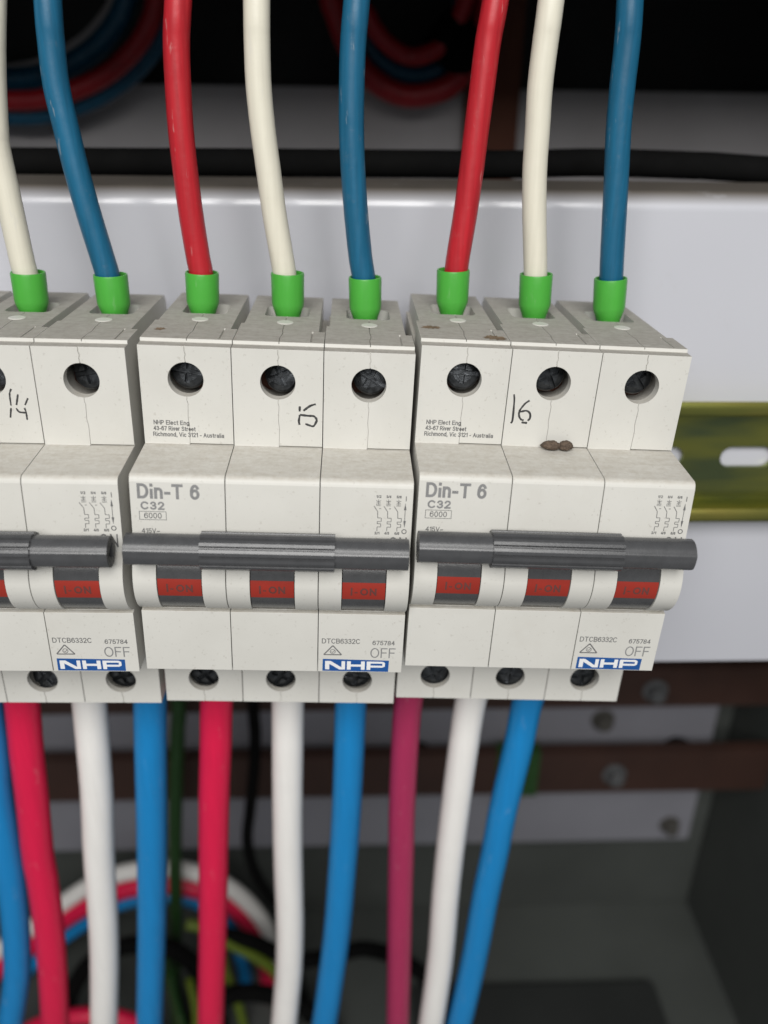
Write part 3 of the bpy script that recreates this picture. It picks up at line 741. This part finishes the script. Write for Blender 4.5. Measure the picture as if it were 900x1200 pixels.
# ------------------------------------------------------------------ wires leaving below
BOTW = [
 ('blue', [(-115.9, -125.3), (-117.8, -141.5), (-119.0, -158.8), (-120.3, -177.1), (-122.5, -196.6), (-125.6, -217.3), (-128.6, -230.5), (-133.6, -248.8)], None, 'thick light blue wire curving in at the lower left edge of the photo'),
 ('red', [(-104.9, -109.6), (-106.6, -126.2), (-108.0, -142.8), (-110.2, -166.2), (-110.7, -177.7), (-112.1, -197.7), (-114.3, -219.1), (-118.1, -249.4)], (-102.8,), 'thick pinkish red wire under the leftmost breaker'),
 ('white', [(-86.6, -109.9), (-87.8, -126.5), (-89.2, -143.2), (-91.8, -166.7), (-94.7, -198.3), (-97.2, -219.7), (-101.4, -250.2)], (-85.0,), 'thick white wire under the leftmost breaker'),
 ('blue', [(-70.0, -110.2), (-71.7, -126.9), (-73.3, -143.6), (-75.7, -167.2), (-79.2, -198.8), (-81.8, -220.3), (-85.6, -250.9)], (-67.2,), 'thick light blue wire under the leftmost breaker'),
 ('red', [(-51.5, -109.0), (-53.0, -125.3), (-54.7, -142.3), (-56.9, -167.7), (-59.5, -199.5), (-61.5, -221.1), (-64.3, -251.8)], (-48.3,), 'thick pinkish red wire under the middle breaker'),
 ('white', [(-31.7, -109.3), (-32.4, -125.7), (-33.1, -142.8), (-33.9, -168.3), (-34.5, -200.4), (-35.6, -222.1), (-36.9, -236.5), (-38.5, -253.0)], (-30.5,), 'thick white wire under the middle breaker'),
 ('blue', [(-14.1, -110.2), (-14.7, -127.4), (-15.3, -143.9), (-16.2, -161.5), (-17.4, -180.2), (-18.7, -200.1), (-20.7, -221.3), (-24.2, -253.6)], (-12.7,), 'thick light blue wire under the middle breaker'),
 ('crimson', [(2.2, -109.0), (1.5, -126.1), (1.2, -151.2), (1.4, -169.3), (1.5, -188.6), (1.8, -220.0), (2.0, -254.8)], (5.5,), 'thick dark crimson wire under the rightmost breaker'),
 ('white', [(19.8, -109.3), (18.6, -126.4), (17.4, -151.6), (16.7, -169.7), (16.2, -189.1), (15.8, -220.5), (14.0, -255.3)], (23.3,), 'thick white wire under the rightmost breaker'),
 ('blue', [(36.1, -109.5), (34.7, -126.7), (32.1, -152.0), (30.9, -170.1), (29.3, -189.5), (27.4, -221.0), (24.2, -255.8)], (41.1,), 'thick light blue wire under the rightmost breaker')]
for c, pts, top, lab in BOTW:
    d = (Vector(pts[-1]) - Vector(pts[-2])).normalized()
    low = [(pts[-1][0] + d.x * k, 29 + k * 0.15, pts[-1][1] + d.y * k) for k in (18, 42)]
    head = [(top[0], 29, -80.0), (top[0] - (top[0] - pts[0][0]) * 0.25, 29, -92.0)] if top else [(-114, 29, -80), (-114.4, 29, -105)]
    wire('wire', head + [(x, 29, z) for x, z in pts] + low, {'red': 9.1, 'white': 9.1, 'blue': 8.9, 'crimson': 8.3}[c] * (0.97 if not top else 1.02 if top[0] < -60 else 0.97 if top[0] > 0 else 1), 'b_' + c, lab, group='thick wires leaving the breakers below', rough=0.006)

# ------------------------------------------------------------------ wires and cables in the background
def away(p, k=1.2): return [(-13.5 + (x + 13.5) * k, -157.8 + (y + 157.8) * k, 41.9 + (z - 41.9) * k) for x, y, z in p]
def up(p, k=60): return p + [(p[-1][0] + 1, p[-1][1] + 6, p[-1][2] + k)]
def at(y, pts): return [(x, y, z) for x, z in pts]
g1 = 'looped wires at upper left behind the plate'
wire('wire', away(up(at(165, [(-190, 45), (-151.1, 37.7), (-142.7, 36.8), (-125.5, 35.9), (-110.6, 38.2), (-95.3, 44.5), (-82.7, 53.6), (-75.1, 63.7), (-72.2, 73.5), (-70.9, 80.6)]))), 7.6, 'w_blue', 'outer dark blue wire of the blurred loop at upper left', group=g1)
wire('wire', away(up(at(158, [(-190, 48), (-147.4, 41.4), (-139.1, 41.0), (-122.3, 40.7), (-109.2, 42.9), (-95.8, 48.2), (-85.1, 55.8), (-78.3, 64.4), (-75.3, 72.7), (-74.0, 79.7)]))), 7.6, 'w_red', 'dark red wire of the blurred loop at upper left', group=g1)
wire('wire', away(up(at(165, [(-190, 52), (-149.0, 47.6), (-140.6, 47.2), (-123.5, 47.4), (-111.7, 50.2), (-99.4, 56.4), (-90.4, 64.7), (-86.0, 73.2), (-84.6, 80.3)]))), 8.8, 'w_blue', 'inner dark blue wire of the blurred loop at upper left', group=g1)
wire('wire', away(up(at(172, [(-135, 50), (-122.2, 52.1), (-113.0, 55.5), (-105.2, 59.7), (-98.7, 64.9), (-93.0, 71.4), (-90.4, 78.7)]))), 3.5, 'cabinet_light', 'thin grey wire inside the blurred loop at upper left', group=g1)
g2 = 'looped wires at upper centre behind the plate'
def both(p): return [(p[0][0], p[0][1] + 4, p[0][2] + 60)] + up(p)
wire('wire', away(both(at(165, [(-20.4, 81.5), (-17.8, 67.1), (-10.7, 53.4), (-0.4, 45.7), (10.0, 44.0), (21.7, 47.9), (28.8, 57.8), (31.5, 70.3), (31.8, 82.4)]))), 9.4, 'w_red', 'outer red wire of the blurred hanging loop at upper centre', group=g2)
wire('wire', away(both(at(170, [(-14.9, 82.2), (-11.8, 67.6), (-4.8, 56.3), (4.2, 50.9), (13.2, 50.5), (20.4, 55.3), (23.7, 65.6), (24.3, 82.8)]))), 7.6, 'w_blue', 'blue wire in the blurred hanging loop at upper centre', group=g2)
wire('wire', away(both(at(160, [(-10.7, 78.7), (-7.4, 66.9), (-1.4, 59.6), (6.4, 55.7), (14.4, 57.4), (19.9, 62.4), (24.2, 72.2), (25.0, 81.6)]))), 7.1, 'w_red', 'inner red wire of the blurred hanging loop at upper centre', group=g2)
bm = bmesh.new()
_a, _b = away([(14.5, 164, 66.5), (32.5, 166, 52.0)])
lathe(bm, _a, _b, [(7.8, 2), (10.2, 5.5), (10.2, 19), (7.8, 23)], n=28)
tag(obj('cable_tie', mesh_of(bm, smooth=30), 'black'), 'black band tied round the hanging red and blue loop', 'cable tie')
bm = bmesh.new(); box(bm, 36, 60, 243, 247, 10, 84); bmesh.ops.bevel(bm, geom=bm.edges[:], offset=1, segments=2, affect='EDGES')
tag(obj('copper_strap', mesh_of(bm), 'orange'), 'blurred orange brown copper strap behind the red wire at top', 'strap')
wire('black_cable', at(91, [(-320, 25.5), (-180, 25.8), (-102.0, 26.0), (-50, 26.4), (-4.5, 26.6), (30, 26.8), (53.4, 27.5), (80, 27.1), (100.8, 26.2), (204, 20)]), 7.4, 'black', 'black cable lying along the rear edge of the white plate', 'cable')
def far(p, k=1.14): return [(-13.5 + (x + 13.5) * k, -157.8 + (y + 157.8) * k, max(-470, 41.9 + (z - 41.9) * k)) for x, y, z in p]
g3 = 'looped wires at lower left behind the thick wires'
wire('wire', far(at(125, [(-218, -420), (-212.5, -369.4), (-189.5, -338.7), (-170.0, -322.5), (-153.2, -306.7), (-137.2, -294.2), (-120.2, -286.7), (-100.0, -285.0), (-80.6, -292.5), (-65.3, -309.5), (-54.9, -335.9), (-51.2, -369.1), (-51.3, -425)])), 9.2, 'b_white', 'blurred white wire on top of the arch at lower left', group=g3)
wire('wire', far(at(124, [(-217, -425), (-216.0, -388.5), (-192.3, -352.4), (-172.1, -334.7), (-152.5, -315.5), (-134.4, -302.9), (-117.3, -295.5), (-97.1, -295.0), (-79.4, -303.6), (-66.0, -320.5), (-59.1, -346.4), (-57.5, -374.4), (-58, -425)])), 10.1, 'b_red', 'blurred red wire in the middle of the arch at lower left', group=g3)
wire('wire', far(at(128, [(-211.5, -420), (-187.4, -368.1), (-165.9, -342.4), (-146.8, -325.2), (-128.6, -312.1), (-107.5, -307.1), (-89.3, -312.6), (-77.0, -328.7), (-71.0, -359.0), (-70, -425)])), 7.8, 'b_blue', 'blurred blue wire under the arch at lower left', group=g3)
wire('wire', at(120, [(-225, -425), (-201.3, -411.7), (-175.6, -391.1), (-148.5, -385.2), (-127.5, -393.3), (-107.9, -419.8)]), 8.5, 'b_red', 'blurred red wire low at the bottom edge, under the arch', group=g3)
wire('thin_cable', at(140, [(-57, -130), (-58.0, -202.3), (-58.0, -217.0), (-59.6, -237.4), (-63.1, -264.2), (-65.5, -284.0), (-63.3, -304.8), (-56.9, -323.5), (-49.0, -343.0), (-40, -425)]), 5.5, 'black', 'thin black cable hanging behind the red and white wires of the middle breaker', 'cable')
wire('wire', at(150, [(-90, -130), (-93.4, -205.0), (-95.7, -225.0), (-100.1, -262.4), (-104.4, -302.9), (-107.6, -340.7), (-114.1, -403.1), (-115, -426)]), 7.0, 'gr', 'blurred dark green wire hanging beside the blue wire of the left breaker')
wire('wire', at(131, [(-98, -331), (-90.1, -334.7), (-84.3, -341.3), (-74.2, -349.5), (-63.9, -358.5), (-55.6, -369.0), (-49.7, -386.6), (-48, -425)]), 5.5, 'yg', 'blurred yellow green wire bending under the arch at lower left')
g4 = 'green wires at the bottom edge under the arch'
wire('wire', at(136, [(-113.5, -335), (-112.8, -360.3), (-112.7, -380.9), (-111.0, -395.2), (-111.7, -426)]), 6.0, 'gr', 'blurred green wire at the bottom edge left of the middle red wire', group=g4)
wire('wire', at(136, [(-86, -340), (-83.1, -361.5), (-82.3, -375.2), (-77.9, -396.6), (-74.9, -426)]), 5.0, 'yg', 'blurred yellow green wire at the bottom edge right of the middle red wire', group=g4)

g5 = 'tangle of cables low behind the thick wires'  # the black cables here are added to darken the region under the arch
wire('black_cable', at(132, [(-175.3, -421.4), (-162.4, -381.9), (-148.0, -358.5), (-129.3, -347.9), (-107.9, -351.3), (-94.3, -370.7), (-88.0, -406.6), (-86.7, -433.2)]), 9, 'black', 'added black cable darkening the floor left of the middle red wire', 'cable', group=g5)
wire('black_cable', at(134, [(-80.6, -343.8), (-64.3, -351.0), (-45.0, -365.1), (-24.7, -362.5), (-6.7, -357.8), (16.1, -370.9), (35.7, -400.2), (42.1, -434.6)]), 8, 'black', 'added black cable darkening the space behind the white wire of the middle breaker', 'cable', group=g5)
wire('black_cable', at(126, [(-111.5, -422.1), (-95.5, -396.9), (-76.3, -380.0), (-54.1, -383.0), (-34.2, -399.6), (-20.7, -426.3)]), 9, 'black', 'added black cable darkening the bottom edge below the middle breaker', 'cable', group=g5)
wire('wire', at(122, [(-106.9, -355.9), (-106.8, -372.7), (-104.9, -393.8), (-102.4, -415.9)]), 4.5, 'gr', 'thin green wire at the bottom edge right of the left blue wire', 'wire', group=g5)
wire('wire', at(121, [(-97.4, -361.5), (-96.2, -378.6), (-96.9, -396.2), (-100.3, -414.4)]), 4, 'yg', 'thin yellow green wire at the bottom edge left of the middle red wire', 'wire', group=g5)

# ------------------------------------------------------------------ dried mud on breaker 16
def pellet(x, y, z, rx, ry, rz, seed, label):
    bm = bmesh.new(); bmesh.ops.create_icosphere(bm, subdivisions=4, radius=1)
    rnd = random.Random(seed); ph = [rnd.uniform(0, 6) for _ in range(9)]
    for v in bm.verts:
        c = v.co
        k = 1 + 0.07 * math.sin(5 * c.x + ph[0]) * math.sin(6 * c.y + ph[1]) + 0.06 * math.sin(11 * c.x + ph[2]) * math.sin(12 * c.z + ph[3]) + 0.03 * math.sin(27 * c.x + ph[4]) * math.sin(23 * c.z + ph[5]) + 0.10 * math.sin(3 * c.x + 2 * c.z + ph[6]) * math.sin(4 * c.y + 3 * c.z + ph[7]) + rnd.uniform(-.045, .045)
        tp = 1 - 0.35 * max(0, -c.x) ** 2 if seed == 2 else 1 - 0.2 * max(0, c.x) ** 2
        v.co = Vector((c.x * rx * k, c.y * ry * k * tp, c.z * rz * k * tp))
    tag(obj('mud_pellet', mesh_of(bm, smooth=60), 'mud', None, (x, y, z)), label, 'pellet', 'mud pellets on the rightmost breaker')
pellet(26.7, -1.5, -20.1, 1.95, 1.3, 0.95, 2, 'left of two brown dried mud pellets on the ledge of the rightmost breaker')
pellet(29.9, -1.5, -20.2, 1.5, 1.3, 0.95, 4, 'right of two brown dried mud pellets on the ledge of the rightmost breaker')
